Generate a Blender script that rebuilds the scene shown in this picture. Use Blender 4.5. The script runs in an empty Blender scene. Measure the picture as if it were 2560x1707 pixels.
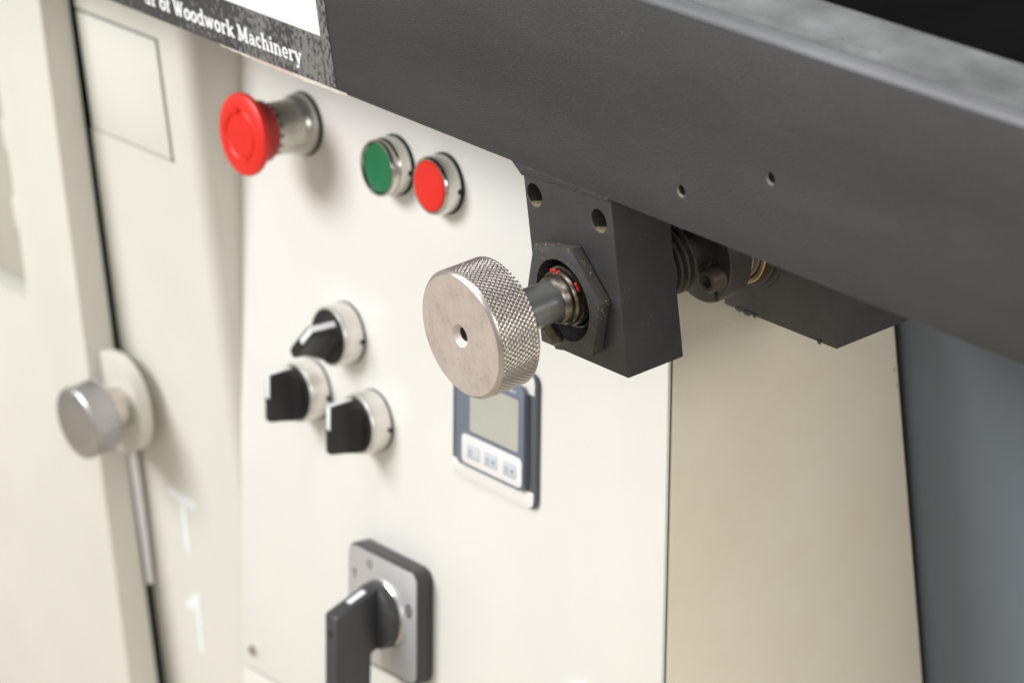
import bpy, bmesh, math, random
from mathutils import Vector, Matrix, noise

random.seed(7)
MM = 0.001
R = math.radians
scene = bpy.context.scene
COL = scene.collection

# ------------------------------------------------------------------ camera
cam_d = bpy.data.cameras.new("camera")
cam = bpy.data.objects.new("camera", cam_d)
COL.objects.link(cam)
CAM_POS = Vector((1.74167, -1.21998, 0.87724))
yaw, pit, roll = R(55.84), R(22.86), R(-6.32)
fwd = Vector((-math.sin(yaw) * math.cos(pit), math.cos(yaw) * math.cos(pit), -math.sin(pit)))
rt0 = Vector((math.cos(yaw), math.sin(yaw), 0))
up0 = rt0.cross(fwd)
rt = rt0 * math.cos(roll) + up0 * math.sin(roll)
up = -rt0 * math.sin(roll) + up0 * math.cos(roll)
m = Matrix((rt, up, -fwd)).transposed().to_4x4()
m.translation = CAM_POS
cam.matrix_world = m
cam_d.sensor_width = 36.0
cam_d.sensor_fit = 'HORIZONTAL'
cam_d.lens = 12200.0 / 2560.0 * 36.0
cam_d.clip_start = 0.05
cam_d.clip_end = 50.0
cam_d.dof.use_dof = True
cam_d.dof.focus_distance = 2.318
cam_d.dof.aperture_fstop = 8.7
scene.camera = cam

# ------------------------------------------------------------------ world, lamps, exposure
world = bpy.data.worlds.new("World")
scene.world = world
world.use_nodes = True
bg = world.node_tree.nodes["Background"]
bg.inputs[0].default_value = (1.0, 0.97, 0.92, 1)
bg.inputs[1].default_value = 0.46

def area(name, loc, target, sx, sy, power, color=(1, 1, 1)):
    d = bpy.data.lights.new(name, 'AREA')
    d.shape = 'RECTANGLE'
    d.size, d.size_y = sx, sy
    d.energy = power
    d.color = color
    o = bpy.data.objects.new(name, d)
    COL.objects.link(o)
    o.location = loc
    o.rotation_euler = (Vector(target) - Vector(loc)).to_track_quat('-Z', 'Y').to_euler()
    return o

area("ceiling_lamp_front", (-1.3, -2.3, 1.75), (-0.25, 0.05, -0.12), 1.6, 1.1, 97, (0.985, 0.99, 1.0))
area("ceiling_lamp_overhead", (0.5, -0.5, 2.5), (0.1, 0.0, 0.0), 2.6, 0.6, 30, (0.96, 0.98, 1.0))
area("fill_light_right", (2.6, 0.6, 0.95), (-0.05, 0.15, -0.2), 1.4, 0.9, 45, (1.0, 0.975, 0.93))  # added fill for the console side, no such lamp known
area("fill_light_front_right", (2.3, -1.6, 1.15), (0.0, 0.2, -0.2), 1.2, 0.8, 15, (1.0, 0.98, 0.95))  # added weak fill that evens out the blue body and console side
area("sheen_light_rear", (-2.6, 2.3, 1.9), (0.2, 0.0, 0.15), 2.6, 0.7, 34, (0.94, 0.97, 1.0))  # added from behind to raise a sheen on the beam's top

scene.view_settings.view_transform = 'Standard'
scene.view_settings.look = 'None'
scene.view_settings.exposure = 0.04
scene.view_settings.gamma = 1.0
scene.view_settings.use_curve_mapping = False
scene.cycles.max_bounces = 8

# ------------------------------------------------------------------ materials
def nodes_of(mat):
    mat.use_nodes = True
    nt = mat.node_tree
    return nt, nt.nodes["Principled BSDF"]

def rgb(c):
    return (c[0], c[1], c[2], 1)

def mat(name, color, rough=0.5, metal=0.0, mottling=0.0, mottle_scale=25.0, dark=None, bump=0.0,
        bump_scale=900.0, bump2=0.0, bump2_scale=90.0, spec=0.5, rough_var=0.0, coat=0.0,
        specks=None, speck_scale=500.0, speck_size=0.12, stretch=None):
    """Painted or metal surface: slow colour mottling, fine relief, roughness variation, specks of dust."""
    mt = bpy.data.materials.new(name)
    nt, p = nodes_of(mt)
    N, L = nt.nodes, nt.links
    p.inputs['Base Color'].default_value = rgb(color)
    p.inputs['Roughness'].default_value = rough
    p.inputs['Metallic'].default_value = metal
    p.inputs['Specular IOR Level'].default_value = spec
    p.inputs['Coat Weight'].default_value = coat
    p.inputs['Coat Roughness'].default_value = 0.12
    tc = N.new('ShaderNodeTexCoord')
    co = tc.outputs['Object']
    if stretch:
        mp = N.new('ShaderNodeMapping')
        mp.inputs['Scale'].default_value = stretch
        L.new(co, mp.inputs['Vector'])
        co = mp.outputs['Vector']
    out = None
    if mottling > 0:
        n1 = N.new('ShaderNodeTexNoise')
        n1.inputs['Scale'].default_value = mottle_scale
        n1.inputs['Detail'].default_value = 6
        n1.inputs['Roughness'].default_value = 0.62
        L.new(co, n1.inputs['Vector'])
        rp = N.new('ShaderNodeValToRGB')
        rp.color_ramp.elements[0].position = 0.32
        rp.color_ramp.elements[1].position = 0.68
        d = dark if dark else tuple(c * (1 - mottling) for c in color)
        rp.color_ramp.elements[0].color = rgb(d)
        rp.color_ramp.elements[1].color = rgb(color)
        L.new(n1.outputs['Fac'], rp.inputs['Fac'])
        out = rp.outputs['Color']
        if rough_var > 0:
            mr = N.new('ShaderNodeMapRange')
            mr.inputs['From Min'].default_value = 0.3
            mr.inputs['From Max'].default_value = 0.7
            mr.inputs['To Min'].default_value = rough + rough_var
            mr.inputs['To Max'].default_value = max(0.03, rough - rough_var)
            L.new(n1.outputs['Fac'], mr.inputs['Value'])
            L.new(mr.outputs['Result'], p.inputs['Roughness'])
    if specks:
        v = N.new('ShaderNodeTexVoronoi')
        v.inputs['Scale'].default_value = speck_scale
        v.inputs['Randomness'].default_value = 1
        L.new(co, v.inputs['Vector'])
        nm = N.new('ShaderNodeTexNoise')
        nm.inputs['Scale'].default_value = speck_scale * 0.13
        L.new(co, nm.inputs['Vector'])
        lt = N.new('ShaderNodeMath'); lt.operation = 'LESS_THAN'
        lt.inputs[1].default_value = speck_size
        L.new(v.outputs['Distance'], lt.inputs[0])
        gt = N.new('ShaderNodeMath'); gt.operation = 'GREATER_THAN'
        gt.inputs[1].default_value = 0.58
        L.new(nm.outputs['Fac'], gt.inputs[0])
        mu = N.new('ShaderNodeMath'); mu.operation = 'MULTIPLY'
        L.new(lt.outputs[0], mu.inputs[0]); L.new(gt.outputs[0], mu.inputs[1])
        mx = N.new('ShaderNodeMix'); mx.data_type = 'RGBA'
        L.new(mu.outputs[0], mx.inputs['Factor'])
        if out:
            L.new(out, mx.inputs['A'])
        else:
            mx.inputs['A'].default_value = rgb(color)
        mx.inputs['B'].default_value = rgb(specks)
        out = mx.outputs['Result']
    if out:
        L.new(out, p.inputs['Base Color'])
    prev = None
    for st, sc, dist in ((bump, bump_scale, 0.0004), (bump2, bump2_scale, 0.004)):
        if st > 0:
            nb = N.new('ShaderNodeTexNoise')
            nb.inputs['Scale'].default_value = sc
            nb.inputs['Detail'].default_value = 3
            L.new(co, nb.inputs['Vector'])
            b = N.new('ShaderNodeBump')
            b.inputs['Strength'].default_value = st
            b.inputs['Distance'].default_value = dist
            L.new(nb.outputs['Fac'], b.inputs['Height'])
            if prev:
                L.new(prev.outputs['Normal'], b.inputs['Normal'])
            prev = b
    if prev:
        L.new(prev.outputs['Normal'], p.inputs['Normal'])
    return mt

CREAM = (0.715, 0.70, 0.632)
M_cream = mat("cream_paint", CREAM, 0.42, mottling=0.05, mottle_scale=14, bump=0.12, bump_scale=700, specks=(0.62, 0.57, 0.45), speck_scale=160, speck_size=0.05)
M_cream_panel = mat("cream_panel_paint", (0.795, 0.78, 0.735), 0.34, mottling=0.05, mottle_scale=9, bump=0.08, bump_scale=500, rough_var=0.05, specks=(0.60, 0.54, 0.43), speck_scale=120, speck_size=0.04)
M_cream_side = mat("cream_side_bounce", (0.82, 0.765, 0.645), 0.5, mottling=0.06, mottle_scale=16, bump=0.25, bump_scale=900, dark=(0.78, 0.70, 0.565))  # same cream paint, with warm bounce light mixed into the colour
M_beam = mat("charcoal_textured_paint", (0.0455, 0.045, 0.0478), 0.50, mottling=0.42, mottle_scale=9, bump=0.9, bump_scale=1150, bump2=0.05, bump2_scale=30, rough_var=0.09, stretch=(0.4, 1, 1.5), specks=(0.2, 0.19, 0.18), speck_scale=120, speck_size=0.03)
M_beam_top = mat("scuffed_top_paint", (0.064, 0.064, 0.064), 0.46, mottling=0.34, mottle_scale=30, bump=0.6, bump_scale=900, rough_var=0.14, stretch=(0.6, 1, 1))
M_worn_shine = mat("worn_edge_highlight", (0.165, 0.168, 0.182), 0.42, mottling=0.45, mottle_scale=60, stretch=(0.12, 1.6, 1.6), bump=0.4, bump_scale=1150)  # edge wear, with the bend's highlight painted in as paler grey
M_lip = mat("bare_metal_lip", (0.30, 0.27, 0.245), 0.5, 0.3)
M_block = mat("black_block_paint", (0.045, 0.0435, 0.045), 0.46, mottling=0.25, mottle_scale=60, bump=0.4, bump_scale=1000, specks=(0.22, 0.18, 0.13), speck_scale=520, speck_size=0.10)
M_nut = mat("dusty_nut_steel", (0.060, 0.059, 0.059), 0.46, mottling=0.3, mottle_scale=90, bump=0.6, bump_scale=1400, specks=(0.20, 0.15, 0.09), speck_scale=900, speck_size=0.28)
M_dusty = mat("sawdust_film_on_paint", (0.062, 0.055, 0.047), 0.75, mottling=0.5, mottle_scale=170, dark=(0.035, 0.032, 0.03), bump=0.9, bump_scale=1500, specks=(0.30, 0.24, 0.155), speck_scale=900, speck_size=0.33)
M_oily = mat("oily_dusty_thread", (0.052, 0.042, 0.034), 0.55, mottling=0.4, mottle_scale=120, bump=0.9, bump_scale=1500, specks=(0.20, 0.15, 0.09), speck_scale=900, speck_size=0.25)
M_black = mat("black_rubber", (0.012, 0.012, 0.012), 0.7, bump=0.2)
M_gap_black = mat("gap_black", (0.007, 0.0068, 0.0068), 0.85, mottling=0.4, mottle_scale=20, dark=(0.005, 0.0048, 0.005), bump=0.3, spec=0.0)
M_plastic = mat("black_plastic", (0.012, 0.012, 0.013), 0.42, bump=0.25, bump_scale=1500, mottling=0.15, mottle_scale=120)
M_plastic_sw = mat("charcoal_switch_plastic", (0.042, 0.042, 0.045), 0.36, bump=0.25, bump_scale=1500)
M_white = mat("white_print", (0.82, 0.83, 0.84), 0.45)
M_vinyl = mat("white_vinyl", (0.86, 0.87, 0.90), 0.35, mottling=0.03, mottle_scale=90)
M_red = mat("red_plastic", (0.80, 0.022, 0.012), 0.38, mottling=0.08, mottle_scale=60, bump=0.1)
M_redneck = mat("red_plastic_neck", (0.42, 0.008, 0.004), 0.45, bump=0.1)
M_green = mat("green_plastic", (0.006, 0.17, 0.065), 0.4, mottling=0.15, mottle_scale=70)
M_chrome = mat("satin_chrome", (0.70, 0.68, 0.64), 0.17, 1.0, mottling=0.08, mottle_scale=70, rough_var=0.05)
M_dullchrome = mat("dull_chrome", (0.56, 0.54, 0.49), 0.30, 0.85, mottling=0.15, mottle_scale=110, rough_var=0.06)
M_collar = mat("pearl_chrome_collar", (0.84, 0.82, 0.77), 0.33, 0.65, mottling=0.06, mottle_scale=90)
M_brass = mat("bronze", (0.56, 0.40, 0.23), 0.32, 1.0, mottling=0.3, mottle_scale=200)
M_shaft = mat("grey_steel_shaft", (0.46, 0.465, 0.46), 0.33, 0.85, mottling=0.3, mottle_scale=70, dark=(0.30, 0.305, 0.30), rough_var=0.1)
M_race = mat("bearing_steel", (0.36, 0.31, 0.265), 0.32, 1.0, mottling=0.5, mottle_scale=190, dark=(0.06, 0.048, 0.042))
M_dab = mat("red_paint_dab", (0.55, 0.016, 0.010), 0.4)
M_blue = mat("blue_grey_paint", (0.17, 0.205, 0.25), 0.55, mottling=0.07, mottle_scale=22, bump=0.3, bump_scale=900)
M_meter = mat("slate_plastic", (0.155, 0.185, 0.235), 0.4, mottling=0.06, mottle_scale=120, bump=0.15, bump_scale=1400)
M_meter_d = mat("dark_slate_plastic", (0.085, 0.09, 0.11), 0.45)
M_lcd = mat("display_glass", (0.47, 0.465, 0.405), 0.14, mottling=0.05, mottle_scale=60)
M_pad = mat("white_keypad", (0.80, 0.77, 0.77), 0.4)
M_key = mat("pale_blue_key", (0.57, 0.61, 0.635), 0.4)
M_key_mark = mat("key_print", (0.22, 0.29, 0.36), 0.5)
M_alu = mat("brushed_aluminium", (0.80, 0.79, 0.80), 0.42, 0.75, mottling=0.12, mottle_scale=60, stretch=(6, 1, 0.6), rough_var=0.06)
M_print = mat("dark_print", (0.05, 0.05, 0.055), 0.5)
M_knob_side = mat("knurled_steel", (0.66, 0.60, 0.56), 0.30, 1.0, mottling=0.15, mottle_scale=60)
M_paper = mat("torn_paper", (0.58, 0.53, 0.45), 0.8, mottling=0.25, mottle_scale=180)
M_paper_red = mat("torn_red_print", (0.52, 0.38, 0.32), 0.7, mottling=0.2, mottle_scale=180)
M_dark = mat("dark_cavity", (0.018, 0.016, 0.013), 0.8)
M_stain = mat("rust_stain", (0.35, 0.30, 0.20), 0.7, mottling=0.4, mottle_scale=300)


def knob_face_mat():
    """Turned steel face: pinkish grey, cloudy oxide film, fine concentric turning marks."""
    mt = bpy.data.materials.new("turned_steel_face")
    nt, p = nodes_of(mt)
    N, L = nt.nodes, nt.links
    tc = N.new('ShaderNodeTexCoord')
    n1 = N.new('ShaderNodeTexNoise'); n1.inputs['Scale'].default_value = 70; n1.inputs['Detail'].default_value = 7
    n1.inputs['Roughness'].default_value = 0.7
    L.new(tc.outputs['Object'], n1.inputs['Vector'])
    rp = N.new('ShaderNodeValToRGB')
    e = rp.color_ramp.elements
    e[0].position = 0.30; e[0].color = rgb((0.56, 0.48, 0.43))
    e[1].position = 0.66; e[1].color = rgb((0.79, 0.70, 0.655))
    k = rp.color_ramp.elements.new(0.46); k.color = rgb((0.72, 0.625, 0.575))
    L.new(n1.outputs['Fac'], rp.inputs['Fac'])
    # small rust flecks
    n2 = N.new('ShaderNodeTexNoise'); n2.inputs['Scale'].default_value = 420; n2.inputs['Detail'].default_value = 3
    L.new(tc.outputs['Object'], n2.inputs['Vector'])
    r2 = N.new('ShaderNodeMapRange'); r2.inputs['From Min'].default_value = 0.60; r2.inputs['From Max'].default_value = 0.72
    r2.inputs['To Max'].default_value = 0.35
    L.new(n2.outputs['Fac'], r2.inputs['Value'])
    mx = N.new('ShaderNodeMix'); mx.data_type = 'RGBA'
    L.new(r2.outputs['Result'], mx.inputs['Factor'])
    L.new(rp.outputs['Color'], mx.inputs['A'])
    mx.inputs['B'].default_value = rgb((0.36, 0.22, 0.15))
    L.new(mx.outputs['Result'], p.inputs['Base Color'])
    p.inputs['Metallic'].default_value = 0.72
    p.inputs['Roughness'].default_value = 0.46
    # concentric turning marks about the local y axis
    sp = N.new('ShaderNodeSeparateXYZ'); L.new(tc.outputs['Object'], sp.inputs[0])
    cb = N.new('ShaderNodeCombineXYZ'); L.new(sp.outputs['X'], cb.inputs['X']); L.new(sp.outputs['Z'], cb.inputs['Y'])
    ln = N.new('ShaderNodeVectorMath'); ln.operation = 'LENGTH'; L.new(cb.outputs[0], ln.inputs[0])
    cb2 = N.new('ShaderNodeCombineXYZ'); L.new(ln.outputs['Value'], cb2.inputs['X'])
    n3 = N.new('ShaderNodeTexNoise'); n3.inputs['Scale'].default_value = 2200; n3.inputs['Detail'].default_value = 2
    L.new(cb2.outputs[0], n3.inputs['Vector'])
    b = N.new('ShaderNodeBump'); b.inputs['Strength'].default_value = 0.12; b.inputs['Distance'].default_value = 0.0002
    L.new(n3.outputs['Fac'], b.inputs['Height']); L.new(b.outputs['Normal'], p.inputs['Normal'])
    return mt
M_knob_face = knob_face_mat()


def decal_mat():
    """Dark printed film, worn through in ragged light flecks."""
    mt = bpy.data.materials.new("worn_dark_film")
    nt, p = nodes_of(mt)
    N, L = nt.nodes, nt.links
    tc = N.new('ShaderNodeTexCoord')
    mp = N.new('ShaderNodeMapping'); mp.inputs['Scale'].default_value = (1, 1, 0.55)
    L.new(tc.outputs['Object'], mp.inputs['Vector'])
    n1 = N.new('ShaderNodeTexNoise'); n1.inputs['Scale'].default_value = 430; n1.inputs['Detail'].default_value = 5
    n1.inputs['Roughness'].default_value = 0.62
    L.new(mp.outputs[0], n1.inputs['Vector'])
    n2 = N.new('ShaderNodeTexNoise'); n2.inputs['Scale'].default_value = 34; n2.inputs['Detail'].default_value = 2
    L.new(tc.outputs['Object'], n2.inputs['Vector'])
    # more wear toward the label's right end
    sp = N.new('ShaderNodeSeparateXYZ'); L.new(tc.outputs['Object'], sp.inputs[0])
    wr = N.new('ShaderNodeMapRange'); wr.inputs['From Min'].default_value = -0.33; wr.inputs['From Max'].default_value = -0.20
    wr.inputs['To Min'].default_value = -0.06; wr.inputs['To Max'].default_value = 0.05
    L.new(sp.outputs['X'], wr.inputs['Value'])
    s1 = N.new('ShaderNodeMath'); s1.operation = 'MULTIPLY_ADD'
    L.new(n2.outputs['Fac'], s1.inputs[0]); s1.inputs[1].default_value = 0.35; s1.inputs[2].default_value = -0.175
    s2 = N.new('ShaderNodeMath'); s2.operation = 'ADD'; L.new(s1.outputs[0], s2.inputs[0]); L.new(wr.outputs['Result'], s2.inputs[1])
    s3 = N.new('ShaderNodeMath'); s3.operation = 'ADD'; L.new(s2.outputs[0], s3.inputs[0]); L.new(n1.outputs['Fac'], s3.inputs[1])
    rp = N.new('ShaderNodeValToRGB')
    rp.color_ramp.elements[0].position = 0.50; rp.color_ramp.elements[0].color = rgb((0.048, 0.046, 0.046))
    rp.color_ramp.elements[1].position = 0.56; rp.color_ramp.elements[1].color = rgb((0.185, 0.18, 0.175))
    L.new(s3.outputs[0], rp.inputs['Fac'])
    L.new(rp.outputs['Color'], p.inputs['Base Color'])
    p.inputs['Roughness'].default_value = 0.5
    return mt
M_film = decal_mat()

# ------------------------------------------------------------------ mesh helpers (all lengths in millimetres)
def link_mesh(name, bm, material, parent=None, smooth=None, mats=None):
    bmesh.ops.scale(bm, vec=(MM, MM, MM), verts=bm.verts)
    bmesh.ops.recalc_face_normals(bm, faces=bm.faces)
    me = bpy.data.meshes.new(name)
    bm.to_mesh(me)
    bm.free()
    for mm_ in (mats or [material]):
        me.materials.append(mm_)
    if smooth is not None:
        for p in me.polygons:
            p.use_smooth = True
        me.set_sharp_from_angle(angle=R(smooth))
    o = bpy.data.objects.new(name, me)
    COL.objects.link(o)
    if parent:
        o.parent = parent
    return o

def tag(o, label, cat=None, group=None):
    o['label'] = label
    if cat:
        o['category'] = cat
    if group:
        o['group'] = group
    return o

def thing(name, label, cat, loc=(0, 0, 0), rot=(0, 0, 0), group=None):
    o = bpy.data.objects.new(name, None)
    COL.objects.link(o)
    o.empty_display_size = 0.01
    o.location = Vector(loc) * MM
    o.rotation_euler = rot
    return tag(o, label, cat, group)

def add_box(bm, x0, x1, y0, y1, z0, z1, bevel=0.0, seg=2):
    r = bmesh.ops.create_cube(bm, size=1.0)
    vs = r['verts']
    for v in vs:
        v.co = Vector(((x0 + x1) / 2 + v.co.x * (x1 - x0), (y0 + y1) / 2 + v.co.y * (y1 - y0), (z0 + z1) / 2 + v.co.z * (z1 - z0)))
    if bevel:
        es = {e for v in vs for e in v.link_edges}
        bmesh.ops.bevel(bm, geom=list(es), offset=bevel, segments=seg, affect='EDGES', profile=0.5)

def box(name, material, parent, x0, x1, y0, y1, z0, z1, bevel=0.0, seg=2):
    bm = bmesh.new()
    add_box(bm, x0, x1, y0, y1, z0, z1, bevel, seg)
    return link_mesh(name, bm, material, parent, smooth=35 if bevel else None)

def lathe_into(bm, prof, n=64, cx=0, cz=0, rot=None, mi=0):
    """Revolve (radius, height) about the axis that points along -y (out of the panel)."""
    rings = []
    for r, h in prof:
        if r <= 1e-6:
            rings.append([bm.verts.new((cx, -h, cz))])
        else:
            rings.append([bm.verts.new((cx + r * math.cos(2 * math.pi * i / n), -h, cz + r * math.sin(2 * math.pi * i / n))) for i in range(n)])
    for a, b in zip(rings, rings[1:]):
        for i in range(n):
            j = (i + 1) % n
            if len(a) == 1 and len(b) == 1:
                continue
            if len(a) == 1:
                f = bm.faces.new((a[0], b[i], b[j]))
            elif len(b) == 1:
                f = bm.faces.new((a[i], a[j], b[0]))
            else:
                f = bm.faces.new((a[i], a[j], b[j], b[i]))
            f.material_index = mi

def lathe(name, prof, material, parent=None, n=64, cx=0, cz=0, smooth=32):
    bm = bmesh.new()
    lathe_into(bm, prof, n, cx, cz)
    return link_mesh(name, bm, material, parent, smooth=smooth)

def prism(name, outline, y0, y1, material, parent=None, bevel=0.0, smooth=35, seg=2):
    """Extrude an outline in x,z from y0 to y1."""
    bm = bmesh.new()
    a = [bm.verts.new((x, y0, z)) for x, z in outline]
    b = [bm.verts.new((x, y1, z)) for x, z in outline]
    n = len(a)
    f0 = bm.faces.new(a)
    f1 = bm.faces.new(list(reversed(b)))
    for i in range(n):
        bm.faces.new((a[i], b[i], b[(i + 1) % n], a[(i + 1) % n]))
    if bevel:
        es = list(f0.edges) + list(f1.edges)
        bmesh.ops.bevel(bm, geom=es, offset=bevel, segments=seg, affect='EDGES', profile=0.5)
    return link_mesh(name, bm, material, parent, smooth=smooth)

def rrect(x0, x1, z0, z1, r, n=6, corners=(1, 1, 1, 1)):
    """Rounded rectangle, corners in the order right-top, left-top, left-bottom, right-bottom."""
    pts = []
    for k, (cx, cz, a0) in enumerate(((x1 - r, z1 - r, 0), (x0 + r, z1 - r, 90), (x0 + r, z0 + r, 180), (x1 - r, z0 + r, 270))):
        if corners[k]:
            pts += [(cx + r * math.cos(R(a0 + 90 * i / n)), cz + r * math.sin(R(a0 + 90 * i / n))) for i in range(n + 1)]
        else:
            pts.append(((x1, z1), (x0, z1), (x0, z0), (x1, z0))[k])
    return pts

def cut(o, cutters):
    """Bake boolean differences into the object's mesh, then drop the cutters."""
    for c in cutters:
        md = o.modifiers.new("cut", 'BOOLEAN')
        md.operation = 'DIFFERENCE'
        md.object = c
        md.solver = 'EXACT'
    dg = bpy.context.evaluated_depsgraph_get()
    dg.update()
    me = bpy.data.meshes.new_from_object(o.evaluated_get(dg))
    o.modifiers.clear()
    old = o.data
    o.data = me
    me.name = old.name
    for c in cutters:
        bpy.data.objects.remove(c, do_unlink=True)
    for p in me.polygons:
        p.use_smooth = True
    me.set_sharp_from_angle(angle=R(35))

def rod_cutter(cx, cz, r, y0, y1, n=40):
    return lathe("hole_cutter", [(0, -y1), (r, -y1), (r, -y0), (0, -y0)], M_dark, None, n, cx, cz, smooth=None)

def strokes_into(bm, strokes, x0, z0, s, y, mi=0):
    """Thick poly-lines laid on a wall facing -y; every stroke lies a hair above the one before."""
    k = 0
    for pts, w in strokes:
        k += 1
        yy = y - 0.012 * (k % 12)
        P = [Vector((x0 + px * s, z0 + pz * s)) for px, pz in pts]
        n = len(P)
        lft, rgt = [], []
        for i in range(n):
            d1 = (P[i] - P[i - 1]).normalized() if i > 0 else None
            d2 = (P[i + 1] - P[i]).normalized() if i < n - 1 else None
            d = ((d1 or d2) + (d2 or d1))
            d = d.normalized() if d.length > 1e-6 else (d1 or d2)
            nrm = Vector((-d.y, d.x))
            ref = d1 or d2
            c = max(0.5, nrm.dot(Vector((-ref.y, ref.x))))
            ww = (w[i] if isinstance(w, (list, tuple)) else w) * s / 2 / c
            lft.append(bm.verts.new((P[i].x + nrm.x * ww, yy, P[i].y + nrm.y * ww)))
            rgt.append(bm.verts.new((P[i].x - nrm.x * ww, yy, P[i].y - nrm.y * ww)))
        for i in range(n - 1):
            f = bm.faces.new((lft[i], rgt[i], rgt[i + 1], lft[i + 1]))
            f.material_index = mi

# ------------------------------------------------------------------ the sloping console panel's frame
TILT = R(8.0)
PAN_O = Vector((0, 95 * math.cos(TILT) ** 2, -95 * math.cos(TILT) * math.sin(TILT)))
PAN_ROT = (-TILT, 0, 0)
def on_panel(x, v):
    return PAN_O + Vector((x, v * math.sin(TILT), v * math.cos(TILT)))

# ================================================================== LARGE STRUCTURE
YC = 59.6        # front of the cabinet with the letters

# ---- workshop floor far below
bm = bmesh.new()
bm.faces.new([bm.verts.new(c) for c in ((-6000, -6000, -950), (6000, -6000, -950), (6000, 6000, -950), (-6000, 6000, -950))])
link_mesh("floor", bm, mat("floor_paint", (0.40, 0.365, 0.285), 0.6, mottling=0.2, mottle_scale=3))['kind'] = 'structure'

# ---- black bar whose colour stands for the dark gap behind the beam
t = thing("dark_gap_bar", "black guide rail in deep shade behind the beam's top edge", "rail", (200, 48, 118))
box("gap_bar", M_gap_black, t, -820, 700, 0, 130, 0, 34, 1.5)
box("gap_bar_lip", M_gap_black, t, -820, 700, 1, 12, 34.2, 37, 0.6)

# ---- blue-grey machine body behind
t = thing("blue_machine", "blue-grey painted machine body panel beside the tan console side", "machine panel", (300, 240, -200))
box("body_sheet", M_blue, t, -360, -20, -7, 0, -600, 330, 0.8)

# ---- console
con = thing("control_console", "cream sloping control console under the dark beam", "control console", (0, 0, 0))
XR = -46.0
# front plate, 2 mm sheet lying in the sloping plane
bm = bmesh.new()
add_box(bm, -430.5, XR, 0, 2.0, -349.6, 150, 0.5, 2)
o = link_mesh("front_panel", bm, M_cream_panel, con, smooth=35)
o.location = on_panel(0, 0) * MM
o.rotation_euler = PAN_ROT
bm = bmesh.new()
add_box(bm, -428, XR - 0.7, 2.0, 3.2, -352, 150)
o = link_mesh("gasket", bm, mat("gap_grey_brown", (0.045, 0.04, 0.032), 0.8), con)  # dark layer standing for shade in the gap behind the front plate
o.location = on_panel(0, 0) * MM
o.rotation_euler = PAN_ROT
# hollow body behind: a prism in y,z with a sloping front edge
def ypan(z, h):    # y of the plane h behind the panel at height z
    return 95 + z * math.tan(TILT) + h / math.cos(TILT)
bm = bmesh.new()
prof = [(ypan(-620, 3.2), -620), (ypan(130, 3.2), 130), (229.0, 130), (231.0, -620)]
a = [bm.verts.new((-430, y, z)) for y, z in prof]
b = [bm.verts.new((XR, y, z)) for y, z in prof]
bm.faces.new(a); bm.faces.new(list(reversed(b)))
for i in range(4):
    bm.faces.new((a[i], b[i], b[(i + 1) % 4], a[(i + 1) % 4]))
es = [e for e in bm.edges if abs(e.verts[0].co.x - XR) < 1e-4 and abs(e.verts[1].co.x - XR) < 1e-4]
bmesh.ops.bevel(bm, geom=es, offset=1.8, segments=4, affect='EDGES', profile=0.5)
link_mesh("side_panel", bm, M_cream_side, con, smooth=40)
box("rear_gap_dark", mat("gap_dark_grey", (0.03, 0.03, 0.028), 0.8), con, XR - 14, XR - 0.9, 231.2, 233.0, -620, 130)  # dark strip that stands for shade in the open rear gap
# apron below the front plate
bm = bmesh.new()
add_box(bm, -430.5, XR, 0.6, 3.4, -600, -351.0, 0.5, 2)
o = link_mesh("lower_apron", bm, M_cream, con, smooth=35)
o.location = on_panel(0, 0) * MM
o.rotation_euler = PAN_ROT
# chips of dark dirt on the console's rear edge
bm = bmesh.new()
for y, z, s in ((226.8, -128, 1.1), (227.6, -137, 0.8), (227.2, -120, 0.5)):
    pts = []
    for i in range(9):
        a_ = 2 * math.pi * i / 9
        rr = s * random.uniform(0.55, 1.2)
        pts.append(bm.verts.new((XR + 0.12, y + rr * 0.5 * math.cos(a_), z + rr * 2.0 * math.sin(a_))))
    bm.faces.new(pts)
link_mesh("paint_chips", bm, M_stain, con)['kind'] = 'stuff'

# screw low on the panel
scr = thing("panel_screw", "small tan-stained screw near the console's bottom edge", "screw", on_panel(-418.9, -338.0), PAN_ROT)
lathe("screw_head", [(3.4, 0), (3.4, 0.8), (2.4, 1.7), (0, 2.0)], M_stain, scr, 24)
lathe("washer", [(4.6, -0.3), (4.6, 0.5), (3.0, 0.55)], M_cream, scr, 24)
box("slot", M_dark, scr, -2.2, 2.2, -2.3, -1.6, -0.35, 0.35)

# ---- cabinet with the letters, left of the console
cab = thing("machine_cabinet", "cream cabinet with a square cover plate and white T 1 letters", "cabinet", (0, 0, 0))
bm = bmesh.new()
AX0, AX1, AZ0, AZ1 = -620.0, -455.5, -63.2, 9.4       # opening of the cover plate
RB = 11.0                                              # bend radius of the right-hand corner
XE = -429.0
XL_T, XL_B = -541.5, -550.5
def cabx(z):
    return XL_T + (XL_B - XL_T) * (20 - z) / 440.0
ztop, zbot = 330.0, -640.0
def strip(x_of, za, zb_):
    """front sheet between heights za (top) and zb_ (bottom) from x_of(z) to the bend"""
    vs = [bm.verts.new((x_of(za), YC, za)), bm.verts.new((x_of(zb_), YC, zb_)), bm.verts.new((XE - RB, YC, zb_)), bm.verts.new((XE - RB, YC, za))]
    bm.faces.new(vs)
strip(cabx, ztop, AZ1)
strip(lambda z: AX1, AZ1, AZ0)
strip(cabx, AZ0, zbot)
bmesh.ops.remove_doubles(bm, verts=bm.verts, dist=0.01)
link_mesh("cabinet_front", bm, M_cream, cab)
bm = bmesh.new()
arc = [(XE - RB + RB * math.sin(R(a_)), YC + RB - RB * math.cos(R(a_))) for a_ in range(0, 91, 9)] + [(XE, 210)]
prev = None
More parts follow.
